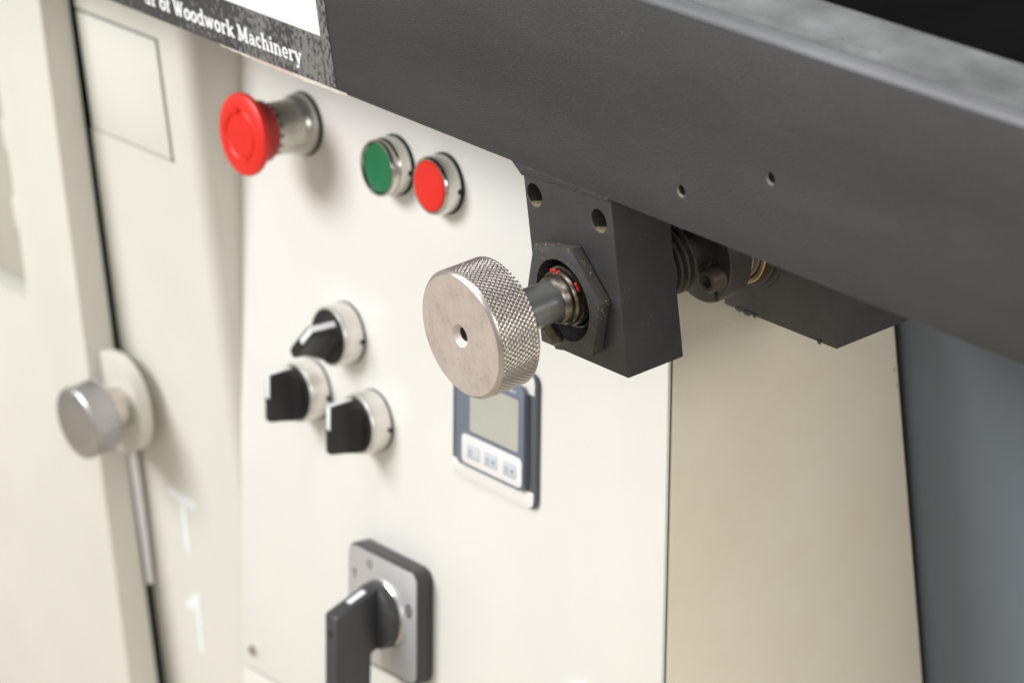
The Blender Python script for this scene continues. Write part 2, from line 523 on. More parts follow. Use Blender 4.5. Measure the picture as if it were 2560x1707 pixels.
for x, y in arc:
    cur = (bm.verts.new((x, y, ztop)), bm.verts.new((x, y, zbot)))
    if prev:
        bm.faces.new((prev[0], prev[1], cur[1], cur[0]))
    prev = cur
link_mesh("cabinet_corner", bm, M_cream, cab, smooth=50)
o = box("cover_plate", mat("cover_plate_paint", (0.745, 0.735, 0.67), 0.42, mottling=0.04, mottle_scale=12), cab, -540.5, AX1 - 2.4, YC - 0.5, YC + 1.6, AZ0 + 0.7, AZ1 - 1.5, 0.5)
box("cavity_shade_box", M_dark, cab, -640, -447, YC + 6, YC + 60, zbot, ztop)  # solid dark box that stands for shade inside the cabinet

# ---- door on the far left: leans out a little at the foot
DX = -543.2
DTILT = -0.0155
door = thing("cabinet_door", "cream cabinet door standing proud of the cabinet, holding the latch knob", "door", (DX, 38.0, 0), (DTILT, 0, 0))
o = box("door_panel", M_cream, door, -260, 0, 0, 19.4, -620, 330, 1.2, 3)
c1 = box("hole_cutter", M_dark, None, DX - 190, DX - 60, 10, 53.0, -178, 130, 3)
c1.rotation_euler = (0, 0, 0)
cut(o, [c1])
box("door_gap_dark", M_black, door, -40, -6, 19.6, 24.0, -620, 330, 0.8)  # black strip added so the gap behind the door reads as shade
# olive plate added to darken the cream recess, with three bumps on its edge
bm = bmesh.new()
add_box(bm, -180, -68, 4, 7, -168, 120, 1.0)
link_mesh("recess_shade_plate", bm, mat("recess_shade_olive", (0.50, 0.485, 0.42), 0.5, mottling=0.08), door, smooth=40)
for z in (-28, -78, -126):
    box("recess_bump", M_cream, door, -69.5, -63.0, 2.6, 8.0, z - 10, z + 10, 2.2, 3)

# ================================================================== BEAM
beam = thing("fence_beam", "long charcoal painted steel beam crossing in front of the console", "beam", (0, 0, 0))
XB0, XB1 = -620.0, 620.0
def zb(x):
    return 58.45 - 0.0083 * (x + 20)
def beam_prof(x):
    z0 = zb(x)
    out = [(1.2, z0), (0.35, z0 + 0.35), (0, z0 + 1.2), (0, 164.2), (0.5, 165.7), (1.3, 166.8), (3.2, 168.6), (4.4, 169.3), (6.0, 169.6),
           (40.6, 169.6), (42, 168.2), (42, 120), (39, 120), (39, 166.6), (5.6, 166.6), (3.0, 163.8), (3.0, z0)]
    return out
bm = bmesh.new()
rings = []
for x in (XB0, XB1):
    rings.append([bm.verts.new((x, y, z)) for y, z in beam_prof(x)])
n = len(rings[0])
for i in range(n):
    bm.faces.new((rings[0][i], rings[1][i], rings[1][(i + 1) % n], rings[0][(i + 1) % n]))
bm.faces.new(rings[0]); bm.faces.new(list(reversed(rings[1])))
rail = link_mesh("rail", bm, M_beam, beam, smooth=35)
rail.data.materials.append(M_worn_shine)
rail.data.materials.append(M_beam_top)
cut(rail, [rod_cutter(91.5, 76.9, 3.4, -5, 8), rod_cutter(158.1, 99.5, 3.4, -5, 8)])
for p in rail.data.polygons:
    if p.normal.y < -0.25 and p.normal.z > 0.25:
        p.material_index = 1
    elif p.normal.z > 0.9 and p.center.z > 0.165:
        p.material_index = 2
for (hx, hz) in ((91.5, 76.9), (158.1, 99.5)):
    sh_ = lathe("screw_hole", [(3.35, -0.05), (2.75, -1.2), (2.75, -7.0), (0, -7.0)], M_dark, beam, 32, hx, hz)
    lathe("hole_lip", [(3.45, 0.03), (2.7, -1.1)], M_lip, sh_, 32, hx, hz)
# pale smear of dried glue on the top flange
bm = bmesh.new()
for i in range(9):
    x0 = 195 + i * 3.6
    y0 = 11 + 3.2 * math.sin(i * 1.7)
    s = random.uniform(0.7, 1.6)
    bmesh.ops.create_icosphere(bm, subdivisions=2, radius=1.0, matrix=Matrix.Translation((x0, y0, 169.6)) @ Matrix.Diagonal((s * 1.3, s * 0.9, 0.35, 1)))
link_mesh("glue_smear", bm, mat("glue", (0.105, 0.105, 0.105), 0.55), beam, smooth=60)['kind'] = 'stuff'

# lumpy weld between beam and block
bm = bmesh.new()
NX, NZ = 60, 8
g = []
for i in range(NX + 1):
    fx = i / NX
    x = -40.2 + fx * 75.0
    low = 58.5 - max(0.0, 1 - abs(x + 33) / 7.4) * 6.0 if x < -33 else 53.2 + 2.9 * ((x + 33) / 68.0) ** 0.8 + 0.5 * noise.noise(Vector((x * 0.25, 5, 0)))
    hi = zb(x) + 0.9 + 1.2 * math.sin(min(1, (x + 40.2) / 20) * 1.57)
    low = min(low, hi - 0.6)
    row = []
    for j in range(NZ + 1):
        fz = j / NZ
        z = low + (hi - low) * fz
        b_ = math.sin(math.pi * min(1, max(0, fz))) ** 0.7
        d = noise.noise(Vector((x * 0.22, z * 0.3, 3.0)))
        y = 0.62 - b_ * (0.55 + 0.45 * d) * (1.0 if 0.02 < fx < 0.99 else 0.4)
        row.append(bm.verts.new((x, y, z)))
    g.append(row)
for i in range(NX):
    for j in range(NZ):
        bm.faces.new((g[i][j], g[i + 1][j], g[i + 1][j + 1], g[i][j + 1]))
# its left flank turned back
back = [bm.verts.new((v.co.x, 30, v.co.z)) for v in g[0]]
for j in range(NZ):
    bm.faces.new((g[0][j], g[0][j + 1], back[j + 1], back[j]))
lowb = [bm.verts.new((g[i][0].co.x, 30, g[i][0].co.z)) for i in range(0, 8)]
for i in range(7):
    bm.faces.new((g[i][0], lowb[i], lowb[i + 1], g[i + 1][0]))
link_mesh("weld_bead", bm, M_beam, beam, smooth=60)

# ================================================================== FRONT BEARING BLOCK
blk = thing("bearing_block", "charcoal bearing block with hexagon nut below the beam, behind the knob", "bearing block", (0, 0, 0))
body = box("block_body", M_block, blk, -32.3, 36, 0.6, 33.8, -32.1, 57.7, 0.7, 2)
cut(body, [rod_cutter(-24.8, 45.2, 5.9, -5, 60), rod_cutter(25.2, 45.0, 5.9, -5, 60), rod_cutter(-1, 0, 20.4, -5, 14, 64)])
M_sawdust = mat("sawdust", (0.27, 0.215, 0.135), 0.9, mottling=0.5, mottle_scale=500, bump=1.0, bump_scale=1800)
for hx, hz in ((-24.8, 45.2), (25.2, 45.0)):
    bm = bmesh.new()
    rows = []
    for i in range(15):
        a_ = R(-128 + i * 6.5)
        dpt = 9.0 * math.sin(math.pi * (i + 0.5) / 15) + 1.0
        rows.append([bm.verts.new((hx + (5.86 - tt) * math.cos(a_), yy, hz + (5.86 - tt) * math.sin(a_))) for yy, tt in ((1.0, 0.0), (1.4 + random.uniform(0, 0.5), 0.35), (1.0 + dpt * 0.6, 0.45), (1.0 + dpt, 0.0))])
    for a, b in zip(rows, rows[1:]):
        for k in range(3):
            bm.faces.new((a[k], a[k + 1], b[k + 1], b[k]))
    link_mesh("sawdust", bm, M_sawdust, blk, smooth=60)['kind'] = 'stuff'
    lathe("hole_lip", [(6.15, -0.55), (5.85, -0.95)], M_lip, blk, 48, hx, hz)
hexo = [(-1 + 30.2 * math.cos(R(10 + 60 * k)), 0.2 + 30.2 * math.sin(R(10 + 60 * k))) for k in range(6)]
nut = prism("hex_nut", hexo, -6.2, 0.2, M_nut, blk, bevel=0.55)
cut(nut, [rod_cutter(-1, 0, 20.4, -12, 10, 64)])
nut.data.materials.append(M_dusty)
for p in nut.data.polygons:
    if abs(p.normal.y) < 0.4 and (p.normal.z > 0.35 or p.normal.x > 0.5) and (Vector((p.center.x + 0.001, 0, p.center.z)).length > 0.0235):
        p.material_index = 1
lathe("bore_floor", [(20.3, -13.0), (17.5, -13.0), (17.5, -4.0), (15.0, -3.0)], M_oily, blk, 64, -1, 0)
lathe("bearing_seal", [(20.2, -9.5), (18.4, -6.5), (17.2, -2.0), (15.6, -0.5), (14.6, -1.0), (14.2, -6)], M_black, blk, 64, -1, 0)
lathe("inner_ring", [(17.0, -3.0), (16.4, 0.2), (15.4, 1.0), (14.6, 0.6)], M_race, blk, 64, -1, 0)

# ================================================================== THE BIG KNURLED KNOB
knob = thing("adjusting_knob", "large knurled silver steel knob on a grey shaft, in front of the block", "knob", (-2.4, -65, 1.1))
KR, KW = 31.6, 24.0
bm = bmesh.new()
# knurled rim: crossing spiral grooves between flat-topped diamonds
NA, NY = 760, 96
NT = 78           # spirals each way
rows = []
y_a, y_b = 1.9, KW - 1.6
for j in range(NY + 1):
    y = y_a + (y_b - y_a) * j / NY
    fade = min(1.0, (y - y_a) / 0.5, (y_b - y) / 0.7)
    row = []
    for i in range(NA):
        th = 2 * math.pi * i / NA
        s = th * NT / (2 * math.pi)
        q = y / 3.1
        d1 = abs(((s + q) % 1.0) - 0.5) * 2      # 1 at groove
        d2 = abs(((s - q) % 1.0) - 0.5) * 2
        hgt = min(1.0, (1 - d1) * 2.7) * min(1.0, (1 - d2) * 2.7)
        r = KR - 0.52 * fade * (1 - hgt) * (0.92 + 0.16 * noise.noise(Vector((th * 9, y * 0.5, 0))))
        row.append(bm.verts.new((r * math.cos(th), y, r * math.sin(th))))
    rows.append(row)
for j in range(NY):
    for i in range(NA):
        k = (i + 1) % NA
        bm.faces.new((rows[j][i], rows[j][k], rows[j + 1][k], rows[j + 1][i]))
link_mesh("knurled_rim", bm, M_knob_side, knob, smooth=28)
# chamfers and back
lathe("edge_chamfer", [(KR + 0.02, -2.0), (KR - 0.25, -1.45), (KR - 1.7, -0.08), (KR - 1.95, 0.0)], M_knob_side, knob, 160)
lathe("back_face", [(10, -KW + 0.4), (KR - 2.4, -KW + 0.1), (KR - 1.4, -KW + 0.35), (KR - 0.1, -KW + 1.65)], M_knob_side, knob, 128)
lathe("front_face", [(KR - 1.93, 0.0), (20, 0.0), (8, 0.0), (5.75, 0.0)], M_knob_face, knob, 128)
ch = lathe("countersink", [(5.75, 0.0), (5.55, -0.1), (3.65, -2.6)], M_knob_face, knob, 64)
lathe("centre_hole", [(3.66, -2.55), (3.5, -3.0), (3.5, -16), (0, -17)], M_oily, ch, 48)
sh = lathe("shaft", [(0, -KW + 0.6), (10.2, -KW + 0.6), (10.2, -55.5), (9.7, -56.2)], M_shaft, knob, 64)
ring = lathe("retaining_ring", [(10.15, -53.4), (10.9, -53.2), (11.5, -53.9), (11.9, -55.2), (12.2, -56.4), (11.7, -56.8), (11.7, -57.4), (13.2, -57.8), (13.9, -58.8), (14.0, -60.2), (13.4, -60.6), (13.4, -61.3), (14.6, -61.6), (15.0, -63.0), (15.0, -70)], M_race, sh, 64)
# dabs of red marking paint on the ring
def dab(a_deg, r, h, sx, sz):
    bm = bmesh.new()
    for q in range(7):
        aa = R(a_deg + random.uniform(-sx, sx))
        rr = r + random.uniform(-0.5, 0.7)
        s = random.uniform(0.30, 0.62) * sz
        bmesh.ops.create_icosphere(bm, subdivisions=2, radius=s, matrix=Matrix.Translation((rr * math.cos(aa), h + random.uniform(-0.5, 0.5), rr * math.sin(aa))))
    return link_mesh("paint_dab", bm, M_dab, ring, smooth=60)
dab(98, 13.2, 58.0, 15, 1.7)
dab(34, 14.3, 60.6, 7, 1.5)
# threaded locking screw hanging below the shaft
bm = bmesh.new()
prof = [(0, 0)]
for k in range(16):
    hh = 0.6 + k * 0.95
    prof += [(3.3, hh), (3.3, hh + 0.22), (2.75, hh + 0.48), (2.75, hh + 0.70)]
prof += [(2.8, 16.0), (1.7, 16.2), (1.7, 13.8), (0, 13.8)]
lathe_into(bm, prof, 32)
o = link_mesh("locking_screw", bm, M_race, knob, smooth=30)
o.location = Vector((2.4, 45.6, -5.5)) * MM
o.rotation_euler = (R(118), 0, 0)      # axis -y turned downwards

# ================================================================== SPINDLE, COLLAR, REAR BLOCK
spn = thing("threaded_spindle", "dusty brown threaded spindle between the two charcoal blocks", "threaded rod", (-1, 0, 0))
bm = bmesh.new()
prof = [(0, -30.0), (14.6, -30.2)]
y = 30.5
for k in range(8):
    prof += [(14.7, -y), (16.9, -(y + 0.9)), (17.1, -(y + 2.4)), (14.8, -(y + 3.3))]
    y += 4.1
prof += [(11.0, -64.0), (11.0, -73), (13.0, -73.5), (13.0, -104), (0, -104)]
lathe_into(bm, prof, 72)
link_mesh("thread", bm, M_oily, spn, smooth=40)
lathe("rod_sleeve", [(12.5, -91.5), (21.0, -91.5), (21.9, -92.4), (21.9, -98.6)], M_shaft, spn, 64)

col = thing("clamp_collar", "split clamp collar with a rusty socket screw on the spindle", "shaft collar", (-1, 74.0, 0))
cb = lathe("collar_body", [(13.3, 0), (26.3, 0), (27.2, -0.9), (27.2, -12.6), (26.3, -13.5), (13.3, -13.5), (13.3, 0)], mat("brown_black_steel", (0.050, 0.043, 0.041), 0.45, mottling=0.3, mottle_scale=80, bump=0.4, specks=(0.2, 0.14, 0.09), speck_scale=700, speck_size=0.12), col, 96)
c1 = box("hole_cutter", M_dark, None, 12.2, 14.9, 69, 95, -34, -13)
c1.rotation_euler = (0, R(4), 0)
cut(cb, [c1])
M_rust = mat("rusty_steel", (0.085, 0.076, 0.072), 0.5, 0.2, mottling=0.6, mottle_scale=240, dark=(0.075, 0.045, 0.028), bump=0.6, specks=(0.26, 0.17, 0.09), speck_scale=700, speck_size=0.2)
sc = lathe("socket_screw", [(3.4, 2.5), (3.4, 8.2), (5.2, 8.4), (5.9, 7.8), (6.1, 7.0), (6.1, -1.0), (0, -1.0)], M_rust, col, 48, 17.4, -9.3)
prism("hex_socket", [(17.4 + 3.42 * math.cos(R(60 * k)), -9.3 + 3.42 * math.sin(R(60 * k))) for k in range(6)], -3.6, -2.4, M_dark, sc)

rb = thing("bearing_block", "charcoal rear block with a bronze washer, beside the blue-grey panel", "bearing block", (0, 104, 0))
body = box("block_body", M_block, rb, -22, 63.3, 0, 58, -44.3, 40, 0.7, 2)
lathe("flange_bushing", [(21.5, 3.0), (26.4, 3.0), (27.0, 2.4), (27.2, 0.9), (29.6, 0.7), (30.2, -0.5)], M_block, rb, 72, -1, 0)
lathe("bronze_washer", [(22.4, 5.2), (22.6, 7.0), (24.3, 7.0), (24.8, 6.4), (24.8, 3.0)], M_brass, rb, 72, -1, 0)
# blisters and flakes of paint on its lower edge
bm = bmesh.new()
for x, w, hh in ((-11, 2.6, 1.5), (-4.5, 3.6, 1.9), (1.5, 1.6, 1.0), (50.5, 1.5, 1.3)):
    n_ = 9
    top_, bot_ = [], []
    for q in range(n_ + 1):
        f = q / n_
        xx = x - w + 2 * w * f
        top_.append(bm.verts.new((xx, -0.25 - 0.5 * math.sin(math.pi * f) * random.uniform(0.4, 1), -43.2 + 0.6 * random.random())))
        bot_.append(bm.verts.new((xx + random.uniform(-0.3, 0.3), -0.1, -44.4 - hh * math.sin(math.pi * f) * random.uniform(0.25, 1.0))))
    for q in range(n_):
        bm.faces.new((top_[q], top_[q + 1], bot_[q + 1], bot_[q]))
link_mesh("paint_flakes", bm, M_block, rb, smooth=30)['kind'] = 'stuff'

# ================================================================== NAME LABEL ON THE BEAM
lab = thing("name_label", "worn dark label with white Woodwork Machinery lettering on the beam", "label", (0, -0.25, 0))
LXR = -186.0
bm = bmesh.new()
pts = [(-560, zb(-560) + 0.8)]
pts += [(x, zb(x) + 0.9 + random.uniform(-0.2, 0.3)) for x in range(-400, int(LXR), 12)]
pts += [(LXR + 0.6, zb(LXR) + 2.2), (LXR - 0.4, 90), (LXR - 1.2, 150), (-560, 150)]
bm.faces.new([bm.verts.new((x, 0, z)) for x, z in pts])
link_mesh("film", bm, M_film, lab)
bm = bmesh.new()
bm.faces.new([bm.verts.new((x, -0.05, z)) for x, z in ((-194.0, 87.3), (-195.2, 140), (-540, 140), (-540, 88.6))])
link_mesh("white_field", bm, M_white, lab)
# torn paper along the lower edge
bm = bmesh.new()
NXT = 60
tp, bt = [], []
for i in range(NXT + 1):
    x = -292 + i * (292 - 176) / NXT
    f = i / NXT
    w = 0.15 + 0.55 * max(0, math.sin(math.pi * f)) + 0.5 * f + 0.5 * noise.noise(Vector((x * 0.2, 0, 1)))
    tp.append(bm.verts.new((x, 0.1 - 0.15 * f, zb(x) + 0.5 + 0.9 * f)))
    bt.append(bm.verts.new((x, -0.25 - 0.5 * math.sin(math.pi * f), zb(x) + 0.5 - w)))
for i in range(NXT):
    f = bm.faces.new((tp[i], bt[i], bt[i + 1], tp[i + 1]))
    f.material_index = 1 if 14 < i < 36 else 0
link_mesh("torn_edge", bm, None, lab, smooth=60, mats=[M_paper, M_paper_red])

# -- slab-serif lettering, drawn stroke by stroke (unit: capital height)
def arc_pts(cx, cz, rx, rz, a0, a1, n=12):
    return [(cx + rx * math.cos(R(a0 + (a1 - a0) * i / n)), cz + rz * math.sin(R(a0 + (a1 - a0) * i / n))) for i in range(n + 1)]
TH, TN, SF = 0.23, 0.15, 0.13
XH = 0.70
def sf(x0, x1, z):        # a slab serif
    return ([(x0, z), (x1, z)], SF)
def G_o(w=0.56):
    return 0.68, [(arc_pts(0.34, XH / 2, 0.235, XH / 2 - 0.06, 0, 360, 22), [TH - 0.05 + 0.05 * abs(math.cos(R(360 * i / 22))) for i in range(23)])]
GL = {
    'o': G_o(),
    'W': (1.12, [([(0.17, 1.0), (0.38, 0.02)], TH), ([(0.38, 0.02), (0.57, 0.80)], TN), ([(0.55, 1.0), (0.76, 0.02)], TH), ([(0.76, 0.02), (0.96, 1.0)], TN),
                 sf(0.02, 0.34, 0.945), sf(0.82, 1.12, 0.945)]),
    'd': (0.76, [(arc_pts(0.32, XH / 2, 0.22, XH / 2 - 0.06, 40, 320, 18), 0.17), ([(0.55, 0.0), (0.55, 1.06)], TH), sf(0.40, 0.56, 1.0), sf(0.54, 0.74, 0.06),
                 ([(0.46, 0.52), (0.55, 0.60)], 0.12), ([(0.46, 0.18), (0.55, 0.12)], 0.12)]),
    'w': (1.0, [([(0.15, XH), (0.32, 0.02)], TH), ([(0.32, 0.02), (0.50, 0.62)], TN), ([(0.49, XH), (0.67, 0.02)], TH), ([(0.67, 0.02), (0.86, XH)], TN),
                sf(0.0, 0.28, XH - 0.055), sf(0.73, 1.0, XH - 0.055)]),
    'r': (0.58, [([(0.20, 0.0), (0.20, XH)], TH), sf(0.05, 0.40, 0.055), sf(0.04, 0.22, XH - 0.055), (arc_pts(0.42, 0.42, 0.20, 0.235, 170, 60, 7), 0.14), ([(0.47, 0.62), (0.555, 0.55)], 0.17)]),
    'k': (0.78, [([(0.20, 0.0), (0.20, 1.06)], TH), sf(0.05, 0.36, 0.055), sf(0.04, 0.2, 1.0), ([(0.26, 0.30), (0.60, 0.66)], TN), ([(0.36, 0.40), (0.64, 0.04)], TH),
                 sf(0.48, 0.74, XH - 0.055), sf(0.54, 0.80, 0.055)]),
    'M': (1.14, [([(0.22, 0.0), (0.22, 1.0)], TN + 0.02), ([(0.22, 1.0), (0.56, 0.10)], TH), ([(0.56, 0.10), (0.90, 1.0)], TN), ([(0.90, 0.0), (0.90, 1.0)], TH + 0.02),
                 sf(0.04, 0.40, 0.055), sf(0.72, 1.10, 0.055), sf(0.04, 0.28, 0.945), sf(0.84, 1.10, 0.945)]),
    'a': (0.68, [([(0.47, 0.06), (0.47, 0.50)], TH), (arc_pts(0.31, 0.47, 0.17, 0.17, 10, 165, 9), 0.14), (arc_pts(0.26, 0.21, 0.155, 0.15, 60, 330, 12), 0.14), ([(0.30, 0.36), (0.47, 0.40)], 0.11), sf(0.46, 0.67, 0.06),
                 ([(0.14, 0.50), (0.22, 0.50)], 0.15)]),
    'c': (0.60, [(arc_pts(0.33, XH / 2, 0.225, XH / 2 - 0.06, 55, 315, 16), 0.17), ([(0.44, 0.52), (0.53, 0.52)], 0.16)]),
    'h': (0.80, [([(0.19, 0.0), (0.19, 1.06)], TH), sf(0.04, 0.36, 0.055), sf(0.03, 0.2, 1.0), (arc_pts(0.395, 0.42, 0.20, 0.22, 160, 0, 9), 0.14), ([(0.595, 0.0), (0.595, 0.44)], TH), sf(0.46, 0.76, 0.055)]),
    'i': (0.40, [([(0.20, 0.0), (0.20, XH)], TH), sf(0.04, 0.37, 0.055), sf(0.03, 0.22, XH - 0.055), ([(0.19, 0.84), (0.19, 1.03)], 0.20)]),
    'n': (0.80, [([(0.19, 0.0), (0.19, XH)], TH), sf(0.04, 0.36, 0.055), sf(0.03, 0.2, XH - 0.055), (arc_pts(0.395, 0.42, 0.20, 0.22, 160, 0, 9), 0.14), ([(0.595, 0.0), (0.595, 0.44)], TH), sf(0.46, 0.76, 0.055)]),
    'e': (0.65, [(arc_pts(0.33, XH / 2, 0.225, XH / 2 - 0.06, 0, 318, 18), 0.16), ([(0.12, 0.345), (0.56, 0.345)], 0.11)]),
    'y': (0.74, [([(0.16, XH), (0.38, 0.02)], TH), ([(0.60, XH), (0.40, 0.02), (0.30, -0.24), (0.14, -0.26)], 0.13), sf(0.01, 0.30, XH - 0.055), sf(0.47, 0.74, XH - 0.055), ([(0.12, -0.22), (0.20, -0.20)], 0.15)]),
    'f': (0.50, [([(0.20, 0.0), (0.20, 0.86)], TH), (arc_pts(0.36, 0.84, 0.16, 0.17, 180, 60, 7), 0.13), sf(0.05, 0.38, 0.055), sf(0.05, 0.42, XH - 0.055)]),
    'u': (0.80, [([(0.19, 0.26), (0.19, XH)], TH), sf(0.03, 0.2, XH - 0.055), (arc_pts(0.37, 0.26, 0.18, 0.20, 180, 350, 9), 0.14), ([(0.575, 0.0), (0.575, XH)], TH), sf(0.43, 0.58, XH - 0.055), sf(0.56, 0.76, 0.055)]),
    ' ': (0.30, []),
}
def text_width(s):
    return sum(GL[c][0] for c in s)
bm = bmesh.new()
main = "Woodwork Machinery"
capz = 8.5
sx_ = 118.8 / text_width(main)
def put_text(s, x, z):
    for ch in s:
        adv, st = GL[ch]
        st2 = [([(px * sx_ / capz, pz) for px, pz in pts], w) for pts, w in st]
        strokes_into(bm, st2, x, z, capz, -0.10)
        x += adv * sx_
    return x
def base_z(x):
    return 68.0 - 0.006 * (x + 270)
# the base line follows the beam's lower edge
x = -332.4
for ch in main:
    put_text(ch, x, base_z(x)); x += GL[ch][0] * sx_
x = -332.4 - text_width("ur of ") * sx_ + 0.4
for ch in "ur of ":
    put_text(ch, x, base_z(x)); x += GL[ch][0] * sx_
link_mesh("lettering", bm, M_white, lab)

# ================================================================== PUSH BUTTONS
def push_button(x, v, label, cap_mat, H, cap_prof, groove):
    t = thing("push_button", label, "push button", on_panel(x, v), PAN_ROT, "green and red push buttons on the console")
    lathe("gasket", [(16.3, 0.0), (16.5, 0.6), (16.3, 1.7), (15.4, 1.9)], M_black, t, 64)
    if groove:
        pf = [(15.7, 1.4), (15.7, H - 5.2), (15.3, H - 4.7), (14.7, H - 4.0), (14.7, H - 3.2), (15.4, H - 2.5), (15.4, H - 0.8), (14.9, H), (14.1, H - 0.1), (13.7, H - 1.2)]
    else:
        pf = [(15.7, 1.4), (15.7, H - 1.8), (15.3, H - 0.7), (14.5, H), (13.8, H - 0.2), (13.5, H - 0.9)]
    lathe("bezel", pf, M_chrome, t, 72)
    box("locating_notch", M_black, t, 15.0, 16.6, -3.6, -1.6, -2.0, 0.6, 0.3)
    lathe("cap", cap_prof, cap_mat, t, 64)
    return t
push_button(-278.6, -17.2, "green push button in a chrome bezel beside the red one", M_green, 13.4,
            [(13.75, 11.4), (13.2, 12.0), (12.6, 12.3), (11.5, 11.9), (8, 11.4), (0, 11.1)], True)
push_button(-234.2, -16.6, "flat red push button in a chrome bezel, nearest the block", M_red, 11.2,
            [(13.55, 10.0), (13.4, 11.0), (12.8, 11.6), (9, 12.1), (0, 12.5)], False)

# ================================================================== EMERGENCY STOP
es_ = thing("emergency_stop_button", "red mushroom emergency stop button on a chrome collar", "emergency button", on_panel(-365.4, -14.8), PAN_ROT)
lathe("gasket", [(17.2, 0), (17.6, 0.8), (17.2, 2.2), (16.0, 2.4)], M_black, es_, 64)
lathe("collar", [(16.9, 2.0), (16.9, 5.6), (16.2, 7.2), (15.0, 8.4), (14.6, 9.6), (14.5, 26), (14, 27.5)], M_dullchrome, es_, 72)
bm = bmesh.new()
for k in range(16):
    a_ = 2 * math.pi * k / 16
    mt_ = Matrix.Rotation(-a_, 4, 'Y') @ Matrix.Translation((14.5, -24.4, 0))
    r_ = bmesh.ops.create_cube(bm, size=1.0, matrix=mt_ @ Matrix.Diagonal((0.5, 1.7, 1.7, 1)))
link_mesh("collar_notches", bm, M_plastic, es_)['kind'] = 'stuff'
lathe("neck", [(14.2, 26.0), (15.6, 26.2), (16.7, 27.6), (17.0, 29.5), (17.2, 33.5), (18.2, 36.6), (19.5, 37.2)], M_redneck, es_, 72)
cp = lathe("mushroom_cap", [(16.5, 36.4), (21.4, 36.9), (22.5, 37.8), (22.8, 39.2), (22.3, 40.6), (20.8, 41.5), (17.0, 42.1), (14.6, 42.4), (14.1, 41.4), (13.2, 40.9), (12.3, 41.4), (11.8, 42.2), (6, 42.5), (0, 42.6)], M_red, es_, 96)
# raised turning arrows on the cap
def arrow(a0, a1):
    bm = bmesh.new()
    n = 18
    pr = []
    for i in range(n + 1):
        f = i / n
        a_ = R(a0 + (a1 - a0) * f)
        if f < 0.72:
            w = 0.8
        else:
            w = 2.3 * (1 - f) / 0.28 + 0.05
        pr.append([bm.verts.new(((13.3 + s * w) * math.cos(a_), -hh, (13.3 + s * w) * math.sin(a_))) for s, hh in ((-1, 40.8), (1, 40.8), (1, 42.75), (-1, 42.75))])
    for p_, q_ in zip(pr, pr[1:]):
        for k in range(4):
            bm.faces.new((p_[k], p_[(k + 1) % 4], q_[(k + 1) % 4], q_[k]))
    bm.faces.new(pr[0]); bm.faces.new(pr[-1])
    return link_mesh("arrow", bm, M_red, cp, smooth=40)
arrow(165, 95)
arrow(345, 275)

# ================================================================== SELECTOR SWITCHES
def selector(x, v, ang, label):
    t = thing("selector_switch", label, "selector switch", on_panel(x, v), PAN_ROT, "black three selector switches on the console")
    lathe("gasket", [(17.2, 0), (17.35, 0.6), (17.1, 1.3), (16.5, 1.5)], M_black, t, 64)
    lathe("collar", [(17.0, 1.2), (16.9, 10.6), (16.5, 12.2), (15.8, 12.9), (15.2, 12.8), (14.8, 11.6)], M_collar, t, 72)
    box("locating_notch", M_black, t, 16.6, 18.2, -3.4, -1.4, -1.6, 0.6, 0.3)
    lathe("disc", [(14.9, 11.0), (14.9, 13.2), (14.3, 13.9), (0, 13.9)], M_plastic, t, 64)
    # grip: slim blade that flares into the disc, built with y outwards negative
    bm = bmesh.new()
    secs = []
    HT = 30.0
    for f in [i / 10 for i in range(11)]:
        h = 13.6 + (HT - 13.6) * f
        half_w = 3.3 + 5.0 * max(0.0, (1 - f / 0.62)) ** 2.0          # flare at the foot
        half_l = 14.9 - 1.5 * f ** 1.5
        secs.append((h, half_w, half_l))
    NSEG = 20
    rings = []
    for h, hw, hl in secs:
        ring_ = []
        for i in range(NSEG):
            a_ = 2 * math.pi * i / NSEG
            c_, s_ = math.cos(a_), math.sin(a_)
            e = 0.32
            px = hw * math.copysign(abs(c_) ** e, c_)
            pz = hl * math.copysign(abs(s_) ** e, s_)
            if hl > 0:
                lim = math.sqrt(max(0.1, 15.0 ** 2 - min(px * px, 220)))
                pz = max(-lim, min(lim, pz)) if h < 15 else pz
            ring_.append(bm.verts.new((px, -h, pz)))
        rings.append(ring_)
    for a_, b_ in zip(rings, rings[1:]):
        for i in range(NSEG):
            bm.faces.new((a_[i], a_[(i + 1) % NSEG], b_[(i + 1) % NSEG], b_[i]))
    top = rings[-1]
    mid = [bm.verts.new((v_.co.x * 0.78, -HT - 0.5, v_.co.z * 0.97)) for v_ in top]
    for i in range(NSEG):
        bm.faces.new((top[i], top[(i + 1) % NSEG], mid[(i + 1) % NSEG], mid[i]))
    bm.faces.new(mid)
    hd = link_mesh("handle", bm, M_plastic, t, smooth=38)
    hd.rotation_euler = (0, ang, 0)
    bm = bmesh.new()
    add_box(bm, -1.75, 1.75, -30.85, -30.1, 0.3, 13.2, 0.3)
    r0 = len(bm.verts)
    add_box(bm, -1.75, 1.75, -30.7, -15.8, 13.6, 14.2, 0.2)
    bm.verts.ensure_lookup_table()
    for v_ in list(bm.verts)[r0:]:
        v_.co.z += 1.35 * ((30.0 + v_.co.y) / 16.4) ** 0.8 if v_.co.y > -30.0 else 0.0
    link_mesh("pointer_mark", bm, M_white, hd, smooth=35)
    return t
selector(-324.6, -122.6, R(45), "upper black selector switch, its pointer turned to the right")
selector(-357.0, -163.6, 0, "lower left black selector switch, upright, below the turned one")
selector(-298.4, -165.2, 0, "lower right black selector switch, upright, nearest the digital meter")

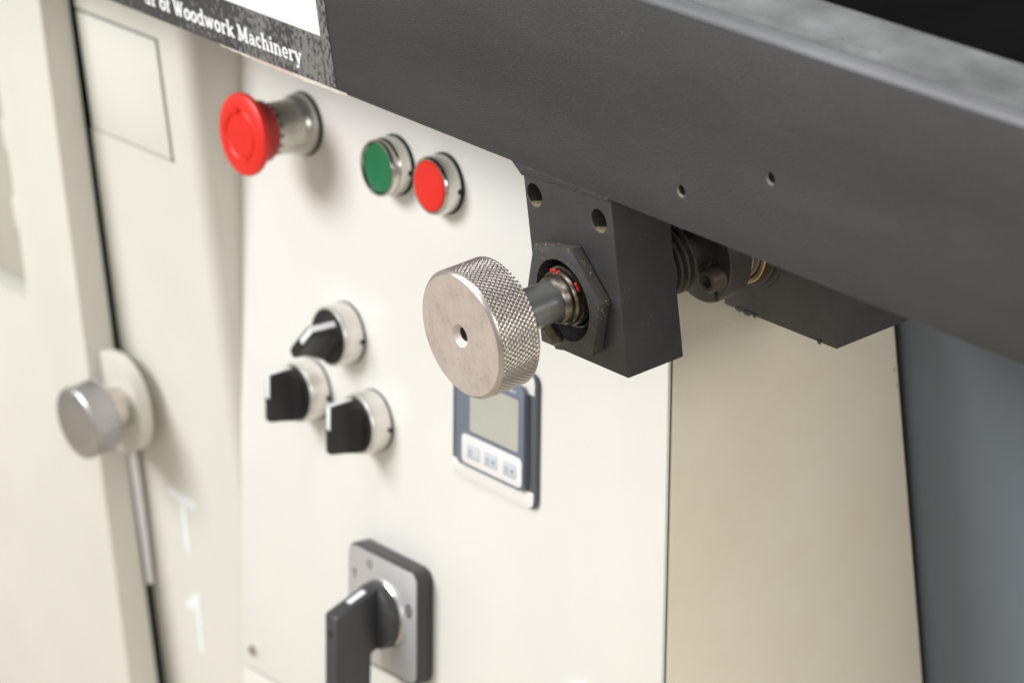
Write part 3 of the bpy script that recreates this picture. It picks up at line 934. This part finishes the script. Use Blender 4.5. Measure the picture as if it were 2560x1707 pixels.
# ================================================================== DIGITAL METER
mtr = thing("digital_meter", "slate panel meter with a grey display and three keys", "panel meter", on_panel(-186.8, -135.6), PAN_ROT)
prism("bezel_plate", rrect(-36.4, 36.6, -36.6, 36.4, 4.5), -2.6, 0, M_meter_d, mtr, bevel=0.7)
prism("end_cap", rrect(-36.3, 35.2, 25.5, 36.3, 4.5, corners=(1, 1, 0, 0)), -3.1, -2.2, M_cream_panel, mtr, bevel=0.3)
prism("end_cap", rrect(-36.3, 35.2, -36.5, -27.4, 4.5, corners=(0, 0, 1, 1)), -3.1, -2.2, M_cream_panel, mtr, bevel=0.3)
fb = prism("display_box", rrect(-29.0, 30.2, -27.6, 28.6, 3.5), -6.0, -2.4, M_meter, mtr, bevel=0.5)
prism("screen", rrect(-16.6, 25.6, -7.2, 21.3, 0.8, 2), -6.12, -5.5, M_lcd, mtr)
kp = prism("keypad", rrect(-23.6, 30.2 - 1.2, -26.0, -9.8, 3.0), -6.2, -5.5, M_pad, mtr, bevel=0.12)
for kx in (-13.0, 2.2, 18.8):
    ky = prism("key", rrect(kx - 5.5, kx + 5.6, -22.0, -14.4, 1.0, 3), -6.55, -6.0, M_key, mtr, bevel=0.12)
    bm = bmesh.new()
    # print on the key: two grey bars and an arrow head
    for (x0, x1, z0, z1) in ((kx - 4.3, kx - 0.8, -18.4, -17.6), (kx - 4.3, kx - 0.8, -20.2, -19.4), (kx - 5.3, kx + 5.4, -21.9, -21.4)):
        bm.faces.new([bm.verts.new((x0, -6.58, z0)), bm.verts.new((x1, -6.58, z0)), bm.verts.new((x1, -6.58, z1)), bm.verts.new((x0, -6.58, z1))])
    if kx > 0:
        bm.faces.new([bm.verts.new((kx + 0.6, -6.58, -18.6)), bm.verts.new((kx + 3.6, -6.58, -16.9)), bm.verts.new((kx + 3.6, -6.58, -20.3))])
    link_mesh("key_print", bm, M_key_mark, ky)
bm = bmesh.new()
for x0, w in ((13.0, 2.2), (16.2, 1.0), (18.0, 2.4), (21.4, 1.6)):
    bm.faces.new([bm.verts.new((x0, -6.04, 24.2)), bm.verts.new((x0 + w, -6.04, 24.2)), bm.verts.new((x0 + w, -6.04, 25.8)), bm.verts.new((x0, -6.04, 25.8))])
link_mesh("white_print", bm, mat("grey_print", (0.5, 0.53, 0.56), 0.5), mtr)

# ================================================================== ROTARY MAIN SWITCH
sw = thing("rotary_switch", "rotary main switch with a black lever on a silver square plate", "rotary switch", on_panel(-276.3, -267.8), PAN_ROT)
prism("back_plate", rrect(-32.6, 32.6, -33, 33, 6.5), -10.0, 0, M_plastic_sw, sw, bevel=1.0)
prism("face_plate", rrect(-31.6, 31.4, -31.6, 31.8, 6.0), -10.45, -9.6, M_alu, sw, bevel=0.15)
lathe("dial_ring", [(19.6, 10.4), (19.6, 11.4), (18.9, 12.0), (18.0, 12.0)], M_chrome, sw, 72)
lathe("dial", [(18.6, 10.6), (18.6, 15.2), (17.8, 17.0), (15.5, 18.2), (0, 18.4)], M_plastic_sw, sw, 72)
# lever: outline in h,v extruded across x
bm = bmesh.new()
prof = [(17.0, 16.8), (18.2, 17.6), (43.2, 6.9), (44.2, 5.6), (44.2, -72), (22.4, -72), (22.4, -18.2), (17.2, -17.0)]
lft = [bm.verts.new((-5.6, -h, v_)) for h, v_ in prof]
rgt = [bm.verts.new((5.4, -h, v_)) for h, v_ in prof]
f0 = bm.faces.new(lft); f1 = bm.faces.new(list(reversed(rgt)))
for i in range(len(prof)):
    bm.faces.new((lft[i], rgt[i], rgt[(i + 1) % len(prof)], lft[(i + 1) % len(prof)]))
bmesh.ops.bevel(bm, geom=list(f0.edges) + list(f1.edges), offset=0.7, segments=2, affect='EDGES', profile=0.5)
lev = link_mesh("lever", bm, M_plastic_sw, sw, smooth=35)
bm = bmesh.new()
d_ = Vector((0, -(43.2 - 18.2), 6.9 - 17.6)).normalized()
o_ = Vector((0, -18.2, 17.6))
nrm_ = Vector((0, -d_.z, d_.y)); nrm_ = nrm_ if nrm_.z > 0 else -nrm_
q = [o_ + d_ * a_ + nrm_ * 0.06 for a_ in (4.6, 16.0)]
bm.faces.new([bm.verts.new((-2.4, q[0].y, q[0].z)), bm.verts.new((1.9, q[0].y, q[0].z)), bm.verts.new((1.9, q[1].y, q[1].z)), bm.verts.new((-2.4, q[1].y, q[1].z))])
link_mesh("pointer_mark", bm, M_vinyl, lev)
lathe("padlock_hole", [(2.3, 44.26), (0, 44.26)], M_dark, lev, 24, -0.4, -4.2)
bm = bmesh.new()
strokes_into(bm, [([(0, 1), (0.7, 1)], 0.22), ([(0.35, 1), (0.35, 0)], 0.22)], -28.2, 12.4, 5.0, -10.50)                                  # T
strokes_into(bm, [([(0, 1), (0, 0)], 0.2), ([(0.5, 1), (0.5, 0)], 0.2)], -13.5, 22.4, 5.2, -10.50)                                        # II
strokes_into(bm, [(arc_pts(0.4, 0.5, 0.34, 0.5, 0, 360, 16), 0.24), ([(0.2, 0.5), (0.6, 0.5)], 0.2)], 22.0, 6.2, 6.4, -10.50)          # 0
link_mesh("position_print", bm, M_print, sw)['kind'] = 'stuff'

# white-collared button, only its top in the picture
wb = thing("white_button", "white-collared round button cut off at the console's lower part", "push button", on_panel(-108.4, -272.5), PAN_ROT)
lathe("collar", [(17.6, 0), (17.6, 2.0), (16.4, 3.2), (13.6, 3.6), (13.2, 2.8)], M_pad, wb, 64)
lathe("cap", [(13.3, 2.4), (13.2, 5.0), (12.0, 6.0), (0, 6.4)], M_meter_d, wb, 64)

# ================================================================== LETTERS ON THE CABINET
def slab_letter(name, label, cat, polys):
    bm = bmesh.new()
    for pl in polys:
        a = [bm.verts.new((x, YC - 0.55, z)) for x, z in pl]
        b = [bm.verts.new((x, YC - 0.05, z)) for x, z in pl]
        bm.faces.new(a); bm.faces.new(list(reversed(b)))
        for i in range(len(pl)):
            bm.faces.new((a[i], b[i], b[(i + 1) % len(pl)], a[(i + 1) % len(pl)]))
    return tag(link_mesh(name, bm, M_vinyl), label, cat)
slab_letter("letter", "white vinyl letter T stuck on the cream cabinet", "letter",
            [[(-512.5, -279.2), (-484.5, -281.4), (-484.5, -286.2), (-496.0, -285.3), (-497.0, -316.5), (-502.2, -316.5), (-501.2, -284.8), (-512.5, -283.9)]])
slab_letter("numeral", "white vinyl numeral 1 stuck on the cream cabinet below the T", "numeral",
            [[(-499.0, -344.2), (-494.8, -344.2), (-497.5, -382.5), (-502.6, -382.5), (-500.6, -354.5), (-510.5, -357.2), (-510.8, -352.6)]])

# ================================================================== DOOR LATCH
lt = thing("door_latch", "knurled silver latch knob on a cream rounded tab", "latch", (-522.5, 42.6, -225.0))
out = rrect(-20.8, 17.6, -31.5, 29.0, 27.0, 12, corners=(1, 0, 0, 1))
prism("tab", out, 0, 8.4, M_cream, lt, bevel=1.0, smooth=40)
bm = bmesh.new()
NA, prof = 816, [(0, 32.6), (12, 32.6), (19.3, 32.5), (20.9, 31.6), (21.5, 30.6), (21.5, 30.0), (21.5, 15.2), (21.2, 14.8), (20.2, 14.2), (12.2, 14.0)]
rings = []
for r, h in prof:
    if r == 0:
        rings.append([bm.verts.new((0, -h, 0))]); continue
    row = []
    for i in range(NA):
        th = 2 * math.pi * i / NA
        rr = r
        if 15.0 <= h <= 30.2:
            tw = th + (h - 15) * 0.004
            rr -= 1.35 * (0.5 + 0.5 * math.cos(tw * 48)) ** 0.8
        row.append(bm.verts.new((rr * math.cos(th), -h, rr * math.sin(th))))
    rings.append(row)
for a, b in zip(rings, rings[1:]):
    for i in range(NA):
        k = (i + 1) % NA
        if len(a) == 1:
            bm.faces.new((a[0], b[i], b[k]))
        else:
            bm.faces.new((a[i], a[k], b[k], b[i]))
link_mesh("knob", bm, mat("grey_turned_steel", (0.55, 0.535, 0.535), 0.34, 0.9, mottling=0.12, mottle_scale=60), lt, smooth=30)
lathe("boss", [(12.6, 14.4), (12.6, 5.0), (11.6, 1.0), (11.6, 0)], M_knob_side, lt, 64)
prism("strike_bar", [(-19.6, -26), (-19.6, -124), (-18.4, -124), (-17.2, -95), (-15.8, -60), (-15.2, -26)], 9.8, 13.6, mat("polished_steel", (0.86, 0.85, 0.88), 0.5, 0.0), lt, bevel=0.5)
